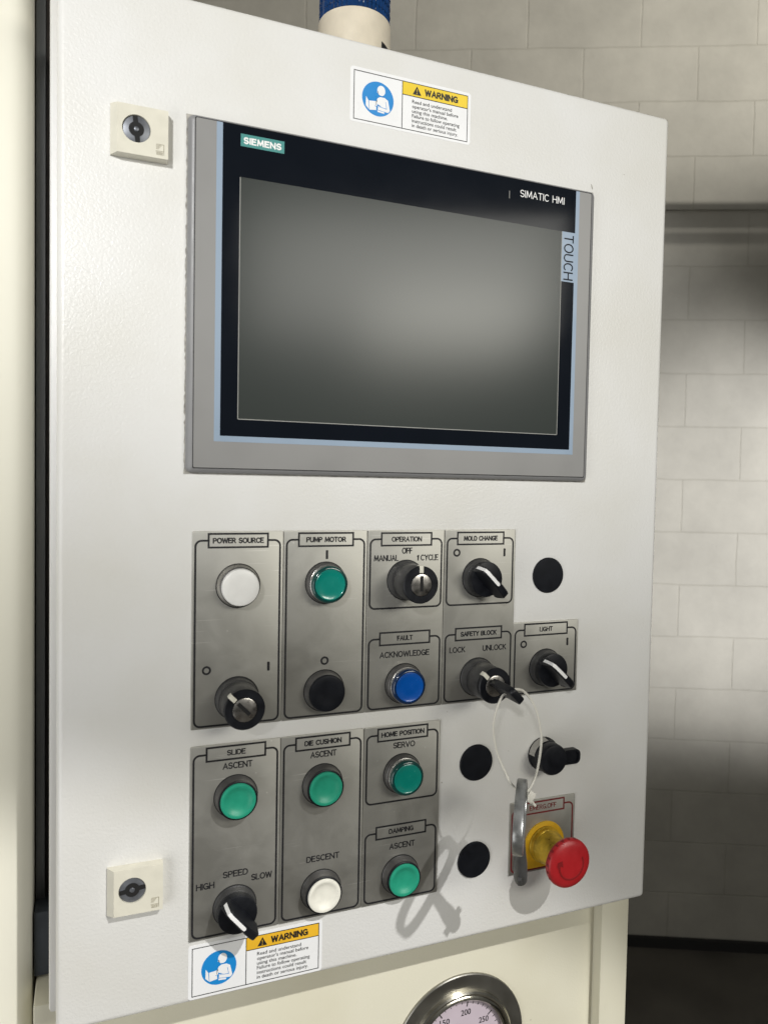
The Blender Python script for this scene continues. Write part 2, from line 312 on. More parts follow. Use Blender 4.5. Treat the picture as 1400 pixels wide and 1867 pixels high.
def text(bm, s, x0, yb, wd, cap, h, bold=0.0, rot=0.0, sx=None, mid=False):
    """flat lettering: left end x0, baseline yb, fitted to width wd and cap height cap (mm)"""
    global CAPH
    if CAPH is None:
        CAPH = 1.0; q = bmesh.new(); text(q, "H", 0, 0, 0, 1000, 0); CAPH = max(v.co.z for v in q.verts); q.free()
    cu = bpy.data.curves.new("t", 'FONT'); cu.body = s; cu.size = 1.0; cu.offset = bold; cu.resolution_u = 3
    o = bpy.data.objects.new("t", cu); COL.objects.link(o)
    dg = bpy.context.evaluated_depsgraph_get(); me = bpy.data.meshes.new_from_object(o.evaluated_get(dg))
    bpy.data.objects.remove(o); bpy.data.curves.remove(cu)
    xs = [v.co.x for v in me.vertices]; x_lo, x_hi = min(xs), max(xs)
    ky = cap / CAPH; kx = wd / (x_hi - x_lo) if wd else ky * (sx or 1)
    c, sn = math.cos(RAD(rot)), math.sin(RAD(rot))
    xo = -(x_lo if not mid else (x_lo + x_hi) / 2)
    for v in me.vertices:
        a, b_ = (v.co.x + xo) * kx, -v.co.y * ky
        v.co = P(x0 + a * c - b_ * sn, yb + a * sn + b_ * c, h)
    bm.from_mesh(me); bpy.data.meshes.remove(me)

def _arc(cx, cy, rx, ry, a0, a1, n=10): return [(cx + rx * math.cos(RAD(a0 + (a1 - a0) * i / n)), cy + ry * math.sin(RAD(a0 + (a1 - a0) * i / n))) for i in range(n + 1)]
# single-line capitals on a unit-high grid (y down from the cap line), advance width first
GLYPH = {
 'A': (.62, [[(0, 1), (.31, 0), (.62, 1)], [(.11, .66), (.51, .66)]]), 'B': (.52, [[(0, 1), (0, 0), (.24, 0)] + _arc(.24, .24, .24, .24, -90, 90)[1:] + [(0, .48)], [(.24, .48)] + _arc(.26, .74, .26, .26, -90, 90) + [(0, 1)]]),
 'C': (.58, [_arc(.32, .5, .32, .5, -48, -312, 18)]), 'D': (.58, [[(0, 0), (0, 1), (.22, 1)] + _arc(.22, .5, .36, .5, 90, -90, 14)[1:] + [(0, 0)]]),
 'E': (.46, [[(.46, 0), (0, 0), (0, 1), (.46, 1)], [(0, .48), (.4, .48)]]), 'F': (.44, [[(.44, 0), (0, 0), (0, 1)], [(0, .5), (.38, .5)]]),
 'G': (.62, [_arc(.32, .5, .32, .5, -48, -350, 18) + [(.62, .56)], [(.36, .56), (.62, .56), (.62, .95)]]), 'H': (.58, [[(0, 0), (0, 1)], [(.58, 0), (.58, 1)], [(0, .48), (.58, .48)]]),
 'I': (.02, [[(.01, 0), (.01, 1)]]), 'K': (.54, [[(0, 0), (0, 1)], [(.5, 0), (.03, .54)], [(.16, .42), (.54, 1)]]), 'L': (.42, [[(0, 0), (0, 1), (.42, 1)]]),
 'M': (.74, [[(0, 1), (.08, 0)], [(.08, 0), (.37, .86)], [(.37, .86), (.66, 0)], [(.66, 0), (.74, 1)]]), 'N': (.6, [[(0, 1), (0, 0)], [(0, 0), (.6, 1)], [(.6, 1), (.6, 0)]]),
 'O': (.68, [_arc(.34, .5, .34, .5, 0, 360, 24)]), 'P': (.5, [[(0, 1), (0, 0), (.22, 0)] + _arc(.22, .27, .27, .27, -90, 90)[1:] + [(0, .54)]]),
 'R': (.54, [[(0, 1), (0, 0), (.22, 0)] + _arc(.22, .26, .26, .26, -90, 90)[1:] + [(0, .52)], [(.24, .52), (.54, 1)]]),
 'S': (.5, [_arc(.26, .26, .24, .26, -35, -250, 14)[:-1] + [(.18, .47), (.34, .54)] + _arc(.25, .74, .25, .26, -62, 150, 14)]), 'T': (.54, [[(0, 0), (.54, 0)], [(.27, 0), (.27, 1)]]),
 'U': (.56, [[(0, 0), (0, .7)] + _arc(.28, .7, .28, .3, 180, 0, 12)[1:-1] + [(.56, .7), (.56, 0)]]), 'V': (.58, [[(0, 0), (.29, 1)], [(.29, 1), (.58, 0)]]),
 'W': (.86, [[(0, 0), (.2, 1)], [(.2, 1), (.43, .08)], [(.43, .08), (.66, 1)], [(.66, 1), (.86, 0)]]), 'Y': (.56, [[(0, 0), (.28, .5)], [(.56, 0), (.28, .5), (.28, 1)]]),
 '1': (.36, [[(.02, .18), (.16, 0), (.16, 1)]]), '.': (.06, [[(.03, .9), (.03, 1)]]), ' ': (.26, []), '_': (.0, [])}
def caps(bm, s, x0, yb, wd, cap, h, wt, rot=0.0, mid=False, gap=0.19, heavy=None):
    """capitals drawn as inked strokes of width wt (mm), fitted to wd x cap"""
    adv = sum(GLYPH[c][0] for c in s) + gap * (len(s) - 1); kx = (wd - wt) / adv; ky = cap - wt
    c_, s_ = math.cos(RAD(rot)), math.sin(RAD(rot)); x = wt / 2 - (wd / 2 if mid else 0); k = 0
    for ch in s:
        w_, ls = GLYPH[ch]
        for ln in ls:
            pts = [(x + a * kx, -cap + wt / 2 + b * ky) for a, b in ln]
            # square off the ends by half a stroke
            if len(pts) == 2 or ln[0] != ln[-1]:
                for i0, i1 in ((0, 1), (-1, -2)):
                    d = Vector(pts[i0]) - Vector(pts[i1]); pts[i0] = tuple(Vector(pts[i0]) + d.normalized() * wt * 0.42)
            stroke(bm, [(x0 + a * c_ - b * s_, yb + a * s_ + b * c_) for a, b in pts], wt, h - 0.1, h + 0.003 * (k % 7)); k += 1
        x += (w_ + gap) * kx

def world_of(o):
    v = Vector((0, 0, 0))
    while o: v = v + o.location; o = o.parent
    return v
def obj(name, bm, material, parent=None, at=None, label=None, smooth=35):
    """link one bmesh as one object; at = its origin in world space"""
    me = bpy.data.meshes.new(name); bm.to_mesh(me); bm.free()
    for p in me.polygons: p.use_smooth = True
    me.set_sharp_from_angle(angle=RAD(smooth))
    me.materials.append(M[material] if isinstance(material, str) else material)
    o = bpy.data.objects.new(name, me); COL.objects.link(o)
    if at is None: at = world_of(parent) if parent else Vector((0, 0, 0))
    if parent: o.parent = parent; o.location = at - world_of(parent)
    else: o.location = at
    if label: o['label'] = label
    return o
def thing(name, label, cat, loc, group=None):
    o = bpy.data.objects.new(name, None); COL.objects.link(o); o.location = loc; o.empty_display_size = 0.05
    o['label'] = label; o['category'] = cat
    if group: o['group'] = group
    return o
def tag(o, label, cat, group=None):
    o['label'] = label; o['category'] = cat
    if group: o['group'] = group
    return o
def copy_tree(src, parent, at, label=None):
    c = src.copy(); COL.objects.link(c); c.parent = parent
    c.location = at - world_of(parent) if at is not None else src.location
    if label: c['label'] = label
    elif 'label' in c and at is not None: del c['label']
    for ch in list(src.children): copy_tree(ch, c, None)
    return c
NB = bmesh.new

# ------------------------------------------------------------------ setting: wall and floor
WA = RAD(25); WD = Vector((math.cos(WA), -math.sin(WA), 0)); WN = Vector((math.sin(WA), math.cos(WA), 0))
wall_o = Vector((-0.06011, -0.52465, 0)) + WN * 2.75
def wall_pt(s, z, off=0.0): return wall_o + WD * s + Vector((0, 0, z)) - WN * off
bm = NB()
LED = Z0 + 0.750
def slab(bm, s0, s1, z0, z1, t0, t1):
    vs = [bm.verts.new(Vector((s, -t, z))) for t in (t0, t1) for z in (z0, z1) for s in (s0, s1)]
    f = [bm.faces.new([vs[i] for i in q]) for q in ((0, 1, 3, 2), (4, 6, 7, 5), (0, 4, 5, 1), (2, 3, 7, 6), (0, 2, 6, 4), (1, 5, 7, 3))]
    bmesh.ops.recalc_face_normals(bm, faces=f)
slab(bm, -3.6, 4.4, 0, LED, -0.2, 0.0); slab(bm, -3.6, 4.4, LED, 4.2, -0.2, 0.011)
wl = obj('block_wall', bm, 'wall'); wl.location = Vector((wall_o.x, wall_o.y, 0)); wl.rotation_euler = (0, 0, -WA)
# shift the courses so that a joint falls on the ledge and on the seen uprights
wl.data.transform(Matrix.Translation((0.075, 0, -(LED - 14 * 0.1915)))); wl.location = wall_o - WD * 0.075 + Vector((0, 0, LED - 14 * 0.1915))
tag(wl, 'painted concrete block wall behind the white control enclosure', 'wall')
bm = NB(); slab(bm, -3.5, 4.3, 0.0, 0.035, 0.0, 0.02)
cv = obj('skirting', bm, 'cove', at=wall_o - WN * 0.001); cv.rotation_euler = (0, 0, -WA); tag(cv, 'black skirting strip along the foot of the block wall', 'skirting')
bm = NB(); vs = [bm.verts.new(Vector((x, y, 0))) for x, y in ((-7, -7), (7, -7), (7, 6), (-7, 6))]; bm.faces.new(vs)
fl = obj('floor', bm, 'floor'); fl['kind'] = 'structure'

# ------------------------------------------------------------------ control enclosure
BASE = PW(165, 619, -110)
enc = thing('control_enclosure', 'white control enclosure with touch screen, steel button plates and emergency stop on its door', 'control panel', BASE)
def O(x, y): return PW(x, y, 0)
bm = NB(); box(bm, -80.9, 410.3, -78.4, 619, -18, 0, bev=4.5, seg=4)
door = obj('door', bm, 'door', enc, at=O(0, 619) * 1.0)
door.data.transform(Matrix.Translation(-(O(0, 619) - O(0, 0)))); 
bm = NB(); box(bm, -86, 403, -70, 617, -210, -20.5, bev=2.5)
obj('enclosure_body', bm, 'body', enc, at=O(0, 0))
bm = NB(); box(bm, -78, 400, -66, 612, -20.5, -18)
obj('door_seal', bm, 'softblack', enc, at=O(0, 0))

for x, y, pts in ((328.6, -8.2, [(0, 0), (1.2, .6), (2.2, 3.4), (1.6, 4.6), (.6, 2.4)]), (362, -22, [(0, 0), (.9, .3), (.7, 1.0), (.1, .8)]), (262.5, 466, [(0, 0), (.8, .2), (.6, .9)])):
    bm = NB(); poly(bm, pts, -0.05, 0.05); obj('paint_chip', bm, 'gasket', enc, at=O(x, y))

# ---- touch panel
bm = NB()
sec = [(0, 0), (0.0, 2.6), (0.5, 3.9), (1.6, 5.1), (3.2, 5.8), (4.2, 6.0)]
prev = None
for ins, h in sec:
    cur = [bm.verts.new(P(x, y, h)) for x, y in rrect(0 + ins, 330 - ins, 0 + ins, 241 - ins, max(0.6, 4.5 - ins), 5)]
    if prev:
        for i in range(len(cur)):
            j = (i + 1) % len(cur); bm.faces.new((prev[i], prev[j], cur[j], cur[i]))
    prev = cur
bm.faces.new(prev)
bmesh.ops.recalc_face_normals(bm, faces=bm.faces[:])
hmi = obj('touch_panel', bm, 'hmigrey', enc, at=O(0, 0), label='grey framed touch screen unit with a dark glossy face')
bm = NB(); ring_poly(bm, rrect(4.2, 325.8, 2.3, 238, 1), rrect(4.75, 325.25, 2.8, 237.5, 1), 5.9, 6.05); obj('groove', bm, 'slot', hmi)
bm = NB(); poly(bm, rrect(4.75, 325.25, 2.8, 237.5, 1), 5.9, 6.05, bev=0); obj('front_film', bm, 'hmifront', hmi)
bm = NB(); poly(bm, [(18.5, 2.85), (313.6, 2.85), (313.6, 219.2), (18.5, 219.2)], 5.95, 6.12); obj('blue_border', bm, 'hmiblue', hmi)
bm = NB(); poly(bm, [(22.6, 2.85), (309.9, 2.85), (309.9, 37.2), (297.4, 37.2), (297.4, 77.6), (309.9, 77.6), (309.9, 215.2), (22.6, 215.2)], 6.0, 6.22); obj('black_border', bm, 'hmiblack', hmi)
bm = NB(); poly(bm, [(34.9, 37.4), (297.3, 37.4), (297.3, 203), (34.9, 203)], 6.1, 6.30); obj('display', bm, 'display', hmi)
bm = NB()
for a, b in (((34.9, 203.2), (297.3, 203.2)), ((297.3, 203.2), (297.3, 78)), ((34.7, 203.2), (34.7, 37.6)), ((297.1, 78), (297.1, 37.6))): stroke(bm, [a, b], 0.55, 6.1, 6.36)
obj('lit_display_rim', bm, 'rim', hmi)  # pale lines painted for the light caught on the display's lip
bm = NB(); poly(bm, [(34.7, 8.1), (65.2, 8.1), (65.2, 16.5), (34.7, 16.5)], 6.1, 6.30); bd = obj('maker_badge', bm, 'badge', hmi)
bm = NB(); caps(bm, "SIEMENS", 36.7, 14.7, 26.4, 4.6, 6.40, 1.02, gap=0.26); obj('badge_lettering', bm, 'mark', bd)
bm = NB(); caps(bm, "SIMATIC HMI", 256.8, 15.9, 41.8, 5.7, 6.36, 0.62); obj('white_lettering', bm, 'mark', hmi)
bm = NB(); stroke(bm, [(247, 12.8), (247, 18.6)], 0.5, 6.1, 6.3); obj('scratch', bm, 'rim', hmi)
bm = NB(); caps(bm, "TOUCH", 299.5, 39.6, 36.6, 9.2, 6.36, 1.0, rot=90); obj('dark_lettering', bm, 'hmiblack', hmi)
bm = NB()
rnd = random.Random(3)
out = []
for (xa, ya), (xb, yb), nn in (((-1, -1), (331, -1), 60), ((331, -1), (331, 242), 46), ((331, 242), (-1, 242), 60), ((-1, 242), (-1, -1), 110)):
    dx, dy = xb - xa, yb - ya; ln = math.hypot(dx, dy); nx, ny = dy / ln, -dx / ln
    for i in range(nn):
        k = i / nn; amp = rnd.uniform(-0.75, 0.15) if xa == -1 and xb == -1 else rnd.uniform(-0.35, -0.1)
        out.append((xa + dx * k + nx * amp, ya + dy * k + ny * amp))
poly(bm, out, 0, 0.8); obj('seal', bm, 'gasket', hmi)

# ---- legend plates
IH0, IH1 = 1.15, 1.27
def outline(bm, x0, x1, y0, y1, bx0, bx1, by, wdt=0.95, r=4.2):
    """rounded frame that runs into the title box on its top side"""
    arc = lambda cx, cy, a0, a1: [(cx + r * math.cos(RAD(a0 + (a1 - a0) * i / 6)), cy + r * math.sin(RAD(a0 + (a1 - a0) * i / 6))) for i in range(7)]
    pts = [(bx0, by)] + arc(x0 + r, y0 + r, 270, 180) + arc(x0 + r, y1 - r, 180, 90) + arc(x1 - r, y1 - r, 90, 0) + arc(x1 - r, y0 + r, 0, -90) + [(bx1, by)]
    stroke(bm, pts, wdt, IH0, IH1)
def cell(bl, bt, ink, w_, y0, y1, title, tw, bx=10.6, bw=43.2, cap=4.1, thin=1.4):
    """title box, frame, title; y0 = top of the cell's box relative to the plate"""
    ring_poly(bl, [(bx, y0), (bx + bw, y0), (bx + bw, y0 + 10.9), (bx, y0 + 10.9)], [(bx + 1.35, y0 + 1.35), (bx + bw - 1.35, y0 + 1.35), (bx + bw - 1.35, y0 + 9.55), (bx + 1.35, y0 + 9.55)], IH0, IH1)
    outline(bl, 2.3, w_ - 2.5, y0 + 5.4, y1, bx + .2, bx + bw - .2, y0 + 5.4, thin)
    caps(bt, title, bx + bw / 2, y0 + 5.45 + cap / 2, tw, cap, 1.26, (0.92 if len(title) > 9 else 0.84) if ink != 'redink' else 0.6, mid=True)
def mark_O(bt, x, y, ro=3.2, ri=1.75): ring_poly(bt, disc(ro, 32, x, y), disc(ri, 32, x, y), IH0, IH1)
def mark_I(bt, x, y, w_=1.9, hh=6.6): poly(bt, rrect(x - w_ / 2, x + w_ / 2, y - hh / 2, y + hh / 2, 0.5, 3), IH0, IH1)
def plate(X, Y, w_, hgt, cells, words=(), os_=(), is_=(), ink='ink', label=None):
    bm = NB(); poly(bm, rrect(0.15, w_ - 0.15, 0, hgt, 0.8, 3), 0, 1.2, bev=0.25)
    p = obj('legend_plate', bm, 'steel', enc, at=O(X, Y), label=label)
    for c in cells:
        bl, bt = NB(), NB(); cell(bl, bt, ink, w_, *c); obj('frame_line', bl, ink, p); obj('title', bt, ink, p)
    for s, x, y, tw in words:
        bt = NB(); caps(bt, s, x, y, tw, 4.8, 1.26, 0.86); obj('lettering', bt, ink, p)
    for x, y in os_:
        bt = NB(); mark_O(bt, x, y); obj('off_mark', bt, ink, p)
    for x, y in is_:
        bt = NB(); mark_I(bt, x, y); obj('on_mark', bt, ink, p)
    return p
PX = [5.1, 69.8, 134.6, 199.4]; R1, R2 = 281.7, 433.4
W_ = 64.6; HT = 139.6
plate(PX[0], R1, W_, HT, [(1.2, 137.8, "POWER SOURCE", 36.2)], os_=[(10.6, 98.1)], is_=[(54.6, 98.1)], label='steel plate lettered POWER SOURCE, first in the upper row')
plate(PX[1], R1, W_, HT, [(1.2, 137.8, "PUMP MOTOR", 30.8)], os_=[(32.2, 97.1)], is_=[(32.8, 17.9)], label='steel plate lettered PUMP MOTOR, second in the upper row')
plate(PX[2], R1, W_, HT, [(1.6, 60.2, "OPERATION", 25.4), (78.4, 137.8, "FAULT", 13.2)],
      words=[("OFF", 28.2, 18.4, 8.8), ("MANUAL", 5.2, 23.9, 20.4), ("1_CYCLE", 40.9, 24.0, 18.4), ("ACKNOWLEDGE", 11.3, 98.7, 42.0)], label='steel plate lettered OPERATION above and FAULT below')
plate(PX[3], R1, W_, HT, [(1.6, 60.2, "MOLD CHANGE", 31.0), (78.6, 137.8, "SAFETY BLOCK", 33.0)],
      words=[("LOCK", 6.0, 98.8, 14.2), ("UNLOCK", 36.0, 98.9, 22.0)], os_=[(10.8, 18.4)], is_=[(54.2, 18.8)], label='steel plate lettered MOLD CHANGE above and SAFETY BLOCK below')
plate(263.5, 359.1, W_, 61.4, [(1.2, 59.6, "LIGHT", 13.0)], os_=[(10.6, 18.4)], is_=[(53.8, 18.6)], label='small square steel plate lettered LIGHT at the right')
plate(PX[0], R2, W_, HT + .3, [(1.2, 138, "SLIDE", 13.4)], words=[("ASCENT", 22.6, 18.6, 21.4), ("SPEED", 23.4, 97.8, 18.2), ("HIGH", 4.7, 103.6, 13.0), ("SLOW", 43.9, 103.0, 15.4)], label='steel plate lettered SLIDE, first in the lower row')
plate(PX[1], R2, W_, HT + .3, [(1.2, 138, "DIE CUSHION", 29.0)], words=[("ASCENT", 22.4, 18.2, 20.4), ("DESCENT", 20.4, 97.4, 26.0)], label='steel plate lettered DIE CUSHION, second in the lower row')
plate(PX[2], R2, W_, HT + .3, [(1.5, 60.2, "HOME POSITION", 36.4), (78.4, 138, "DAMPING", 21.0)], words=[("SERVO", 24.0, 18.6, 18.6), ("ASCENT", 22.4, 98.4, 21.8)], label='steel plate lettered HOME POSITION above and DAMPING below')
plate(265.3, 510.9, W_, 61.6, [(1.4, 59.6, "EMERG.OFF", 26.6)], ink='redink', label='small steel plate with dark red frame lettered EMERG.OFF')

# ---- push buttons, switches
CX = [37.3, 101.9, 166.5, 231.1, 295.7]; RY = [320.5, 401.2, 472.2, 552.9]
def washer(parent):
    bm = NB(); lathe(bm, [(15.2, 1.1), (15.85, 1.2), (15.85, 1.5), (15.2, 1.7)]); obj('gasket_ring', bm, 'slot', parent)
def flat_button(x, y, cap, label, proto=None):
    if proto: return copy_tree(proto, enc, O(x, y), label)
    bm = NB(); lathe(bm, [(15.3, 1.0), (15.3, 2.2), (14.9, 2.6), (14.0, 7.6), (13.9, 9.0), (13.5, 9.4), (12.9, 9.4), (12.8, 6)])
    b = obj('push_button', bm, 'collar', enc, at=O(x, y), label=label); washer(b)
    bm = NB(); lathe(bm, [(13.95, 8.0), (13.95, 9.7), (13.5, 10.0), (12.75, 10.0), (12.7, 8)]); obj('rim', bm, 'black', b)
    bm = NB(); lathe(bm, [(12.7, 6.5), (12.7, 10.4), (12.3, 11.1), (11.2, 11.3), (9.9, 11.0), (8.4, 9.9), (6, 9.1), (3, 8.8), (0, 8.7)]); obj('cap', bm, cap, b)
    return b
def lens_button(x, y, lens, rim, label):
    bm = NB(); lathe(bm, [(15.3, 1.0), (15.3, 2.0), (15.0, 2.4), (14.6, 5.4), (14.1, 5.9), (13.4, 6.0), (13.2, 5.5)])
    b = obj('push_button', bm, 'collar', enc, at=O(x, y), label=label); washer(b)
    bm = NB(); lathe(bm, [(13.2, 5.0), (13.9, 6.2), (13.9, 7.2), (13.3, 7.5), (13.9, 7.8), (13.9, 8.8), (13.3, 9.2)]); obj('thread_ring', bm, 'ring', b)
    bm = NB(); lathe(bm, [(13.5, 8.2), (13.7, 9.2), (13.7, 11.6), (13.2, 12.6), (12.2, 13.2), (11.3, 13.2)]); obj('lens_edge', bm, rim, b)
    bm = NB(); lathe(bm, [(11.3, 12.6), (11.3, 13.3), (10.9, 13.5), (10.3, 13.15), (6, 13.05), (0, 13.0)]); obj('lens', bm, lens, b)
    return b
# white pilot lamp
bm = NB(); lathe(bm, [(15.3, 1.0), (15.3, 2.0), (14.9, 2.6), (14.3, 7.0), (13.9, 7.6), (13.5, 7.7)])
pl = obj('pilot_lamp', bm, 'ring', enc, at=O(CX[0], RY[0]), label='white pilot lamp under the POWER SOURCE title'); washer(pl)
bm = NB(); lathe(bm, [(13.5, 6.6), (13.9, 7.6), (13.9, 8.8), (13.3, 9.2)]); obj('rim', bm, 'collar', pl)
bm = NB(); lathe(bm, [(13.2, 7), (13.2, 10.6), (12.7, 11.8), (11.6, 12.3), (8, 12.6), (0, 12.7)]); obj('lens', bm, 'white', pl)
lens_button(CX[1], RY[0], 'teal', 'tealrim', 'teal lit push button on the PUMP MOTOR plate')
lens_button(CX[2], RY[1], 'blue', 'bluerim', 'blue lit push button under ACKNOWLEDGE')
lens_button(CX[2], RY[2], 'teal', 'tealrim', 'teal lit push button under SERVO')
g0 = flat_button(CX[0], RY[2], 'green', 'green flat push button on the SLIDE plate')
flat_button(CX[1], RY[2], 'green', 'green flat push button on the DIE CUSHION plate', g0)
flat_button(CX[2], RY[3], 'green', 'green flat push button under DAMPING', g0)
flat_button(CX[1], RY[3], 'offwhite', 'off-white flat push button under DESCENT')
bm = NB(); lathe(bm, [(15.3, 1.0), (15.3, 2.2), (14.9, 2.6), (14.0, 7.4), (13.9, 8.4), (13.4, 8.6)])
bb = obj('push_button', bm, 'collar', enc, at=O(CX[1], RY[1]), label='black push button on the PUMP MOTOR plate'); washer(bb)
bm = NB(); lathe(bm, [(13.6, 7.6), (13.8, 8.6), (13.8, 9.6), (13.2, 10.6), (12.0, 11.1), (8, 10.8), (4, 10.5), (0, 10.4)]); obj('cap', bm, 'softblack', bb)

def selector(x, y, ang, label):
    """turn knob; ang = direction its pointer shows (deg, 0 = right, clockwise on the door)"""
    bm = NB(); lathe(bm, [(15.3, 1.0), (15.3, 2.2), (14.9, 2.6), (14.4, 6.6), (14.2, 7.2), (13.8, 7.4)])
    s = obj('selector_switch', bm, 'collardark', enc, at=O(x, y), label=label); washer(s)
    bm = NB(); lathe(bm, [(13.4, 6.8), (14.1, 7.6), (14.1, 12.4), (13.7, 13.4), (12.6, 13.8), (0, 14.2)])
    # handle bar across the disc: steep at the pointer end, long nose at the other end
    a = RAD(ang); ux, uy = math.cos(a), math.sin(a)
    def q(r, t, h): return P(ux * r - uy * t, uy * r + ux * t, h)
    stations = [(14.0, 12.6, 3.6, 4.6), (13.6, 20.0, 3.0, 4.4), (12.6, 26.4, 2.5, 4.2), (10.5, 27.6, 2.4, 4.6), (0, 27.6, 2.5, 5.8), (-8, 26.8, 2.7, 5.6), (-13.5, 25.2, 2.9, 4.8), (-17.0, 23.2, 2.8, 3.9), (-17.6, 20.6, 2.9, 3.8), (-15.2, 12.8, 3.8, 4.8)]
    rows = []
    for r, top, wt, wb in stations:
        rows.append([bm.verts.new(q(r, -wb, 12.4)), bm.verts.new(q(r, -wt, top - 0.7)), bm.verts.new(q(r, -wt + .8, top)), bm.verts.new(q(r, wt - .8, top)), bm.verts.new(q(r, wt, top - 0.7)), bm.verts.new(q(r, wb, 12.4))])
    fs = []
    for i in range(len(rows) - 1):
        for k in range(5): fs.append(bm.faces.new((rows[i][k], rows[i][k + 1], rows[i + 1][k + 1], rows[i + 1][k])))
    fs.append(bm.faces.new(rows[0])); fs.append(bm.faces.new(rows[-1]))
    bmesh.ops.recalc_face_normals(bm, faces=fs)
    k = obj('knob', bm, 'black', s)
    bm = NB()
    path = [(14.05, 15.0), (13.85, 20.1), (12.8, 26.6), (10.5, 27.85), (4, 27.85), (-3.0, 27.7)]
    L = [bm.verts.new(q(r + (0.22 if i < 3 else 0), -1.35, h)) for i, (r, h) in enumerate(path)]; Rr = [bm.verts.new(q(r + (0.22 if i < 3 else 0), 1.35, h)) for i, (r, h) in enumerate(path)]
    for i in range(len(path) - 1): bm.faces.new((L[i], L[i + 1], Rr[i + 1], Rr[i]))
    cv_ = [bm.verts.new(q(-3.0 - 1.35 * math.sin(RAD(t)), 1.35 * math.cos(RAD(t)), 27.7)) for t in (30, 60, 90, 120, 150)]
    bm.faces.new([L[-1]] + cv_[::-1] + [Rr[-1]])
    obj('pointer', bm, 'mark', s)
    return s
selector(CX[3], RY[0], 225, 'black selector knob on the MOLD CHANGE half')
selector(CX[4], 398.2, 222, 'black selector knob on the LIGHT plate')
selector(CX[0], RY[3], 230, 'black selector knob under SPEED')

def key_switch(x, y, ang, label):
    bm = NB(); lathe(bm, [(15.3, 1.0), (15.3, 2.2), (14.9, 2.6), (14.6, 8.6), (14.2, 9.2), (13.6, 9.3)])
    s = obj('key_switch', bm, 'collardark', enc, at=O(x, y), label=label); washer(s)
    bm = NB(); lathe(bm, [(13.5, 8.6), (14.0, 9.4), (13.7, 26.0), (13.5, 26.4)]); obj('sleeve', bm, 'collardark', s)
    bm = NB(); lathe(bm, [(13.4, 25.6), (14.0, 26.4), (14.0, 29.6), (13.3, 30.3), (8.6, 30.3), (8.4, 28)]); obj('head', bm, 'black', s)
    bm = NB(); lathe(bm, [(8.4, 28), (8.4, 30.2), (8.1, 30.8), (7.6, 31.0), (0, 31.0)]); obj('lock_core', bm, 'chrome', s)
    a = RAD(ang); ux, uy = math.cos(a), math.sin(a); g = lambda r, t: (ux * r - uy * t, uy * r + ux * t)
    bm = NB(); poly(bm, [g(6.8, -1.3), g(6.8, 1.3), g(-4.6, 1.3), g(-4.6, -1.3)], 30.8, 31.12); obj('keyhole', bm, 'slot', s)
    bm = NB(); poly(bm, [g(14.3, -1.6), g(14.3, 1.6), g(8.8, 1.6), g(8.8, -1.6)], 25.5, 30.75, bev=0.3); obj('pointer', bm, 'markcream', s)
    return s
key_switch(CX[0], RY[1], 225, 'key switch on the POWER SOURCE plate, pointer turned up left')
key_switch(CX[2], RY[0], 270, 'key switch on the OPERATION plate, pointer straight up')
key_switch(CX[3], RY[1], 225, 'key switch on the SAFETY BLOCK half with a key in it')

# ---- blanking plugs, capped port
for i, (x, y, lb) in enumerate(((CX[4] + .9, RY[0], 'black round blanking plug at the top right'), (232.5, RY[2], 'black round blanking plug below the SAFETY BLOCK plate'), (232.5, RY[3], 'black round blanking plug beside the DAMPING half'))):
    if i == 0:
        bm = NB(); lathe(bm, [(14.9, 0), (14.9, 0.9), (14.4, 1.5), (12, 1.7), (0, 1.9)])
        bp0 = obj('blanking_plug', bm, 'softblack', enc, at=O(x, y), label=lb)
    else: copy_tree(bp0, enc, O(x, y), lb)
bm = NB(); lathe(bm, [(14.2, 0), (14.2, 2.4), (13.6, 3.0), (13.2, 8.5), (12.6, 9.2)])
port = obj('capped_port', bm, 'softblack', enc, at=O(296.2, RY[2]), label='black capped service port with a side tab')
bm = NB(); lathe(bm, [(12.3, 8.4), (13.0, 9.4), (13.0, 15.8), (12.2, 17.4), (10.0, 18.0), (0, 18.2)])
obj('dust_cap', bm, 'black', port)
bm = NB(); ring_poly(bm, rrect(9, 27.5, -6.0, 6.4, 4.5), rrect(11, 25.6, -4.4, 4.8, 3.2), 9.6, 15.2); obj('cap_strap', bm, 'black', port)
bm = NB(); poly(bm, rrect(10, 26.6, -5.2, 5.6, 3.8), 11.0, 13.6); obj('strap_tab', bm, 'softblack', port)
bm = NB()
for k in range(9):
    a0 = RAD(186 + k * 9.5); pts = []
    a1 = RAD(186 + (k + 1) * 9.5)
    vs = [bm.verts.new(P(14.35 * math.cos(t), 14.35 * math.sin(t), h)) if rr_ else bm.verts.new(P(13.35 * math.cos(t), 13.35 * math.sin(t), h)) for t, h, rr_ in ((a0, 1.6, 1), (a1, 1.6, 1), (a1, 8.0, 0), (a0, 8.0, 0))]
    bm.faces.new(vs)
obj('highlight_arc', bm, 'ring', port)  # highlight on the port's upper left, put in as a bright arc

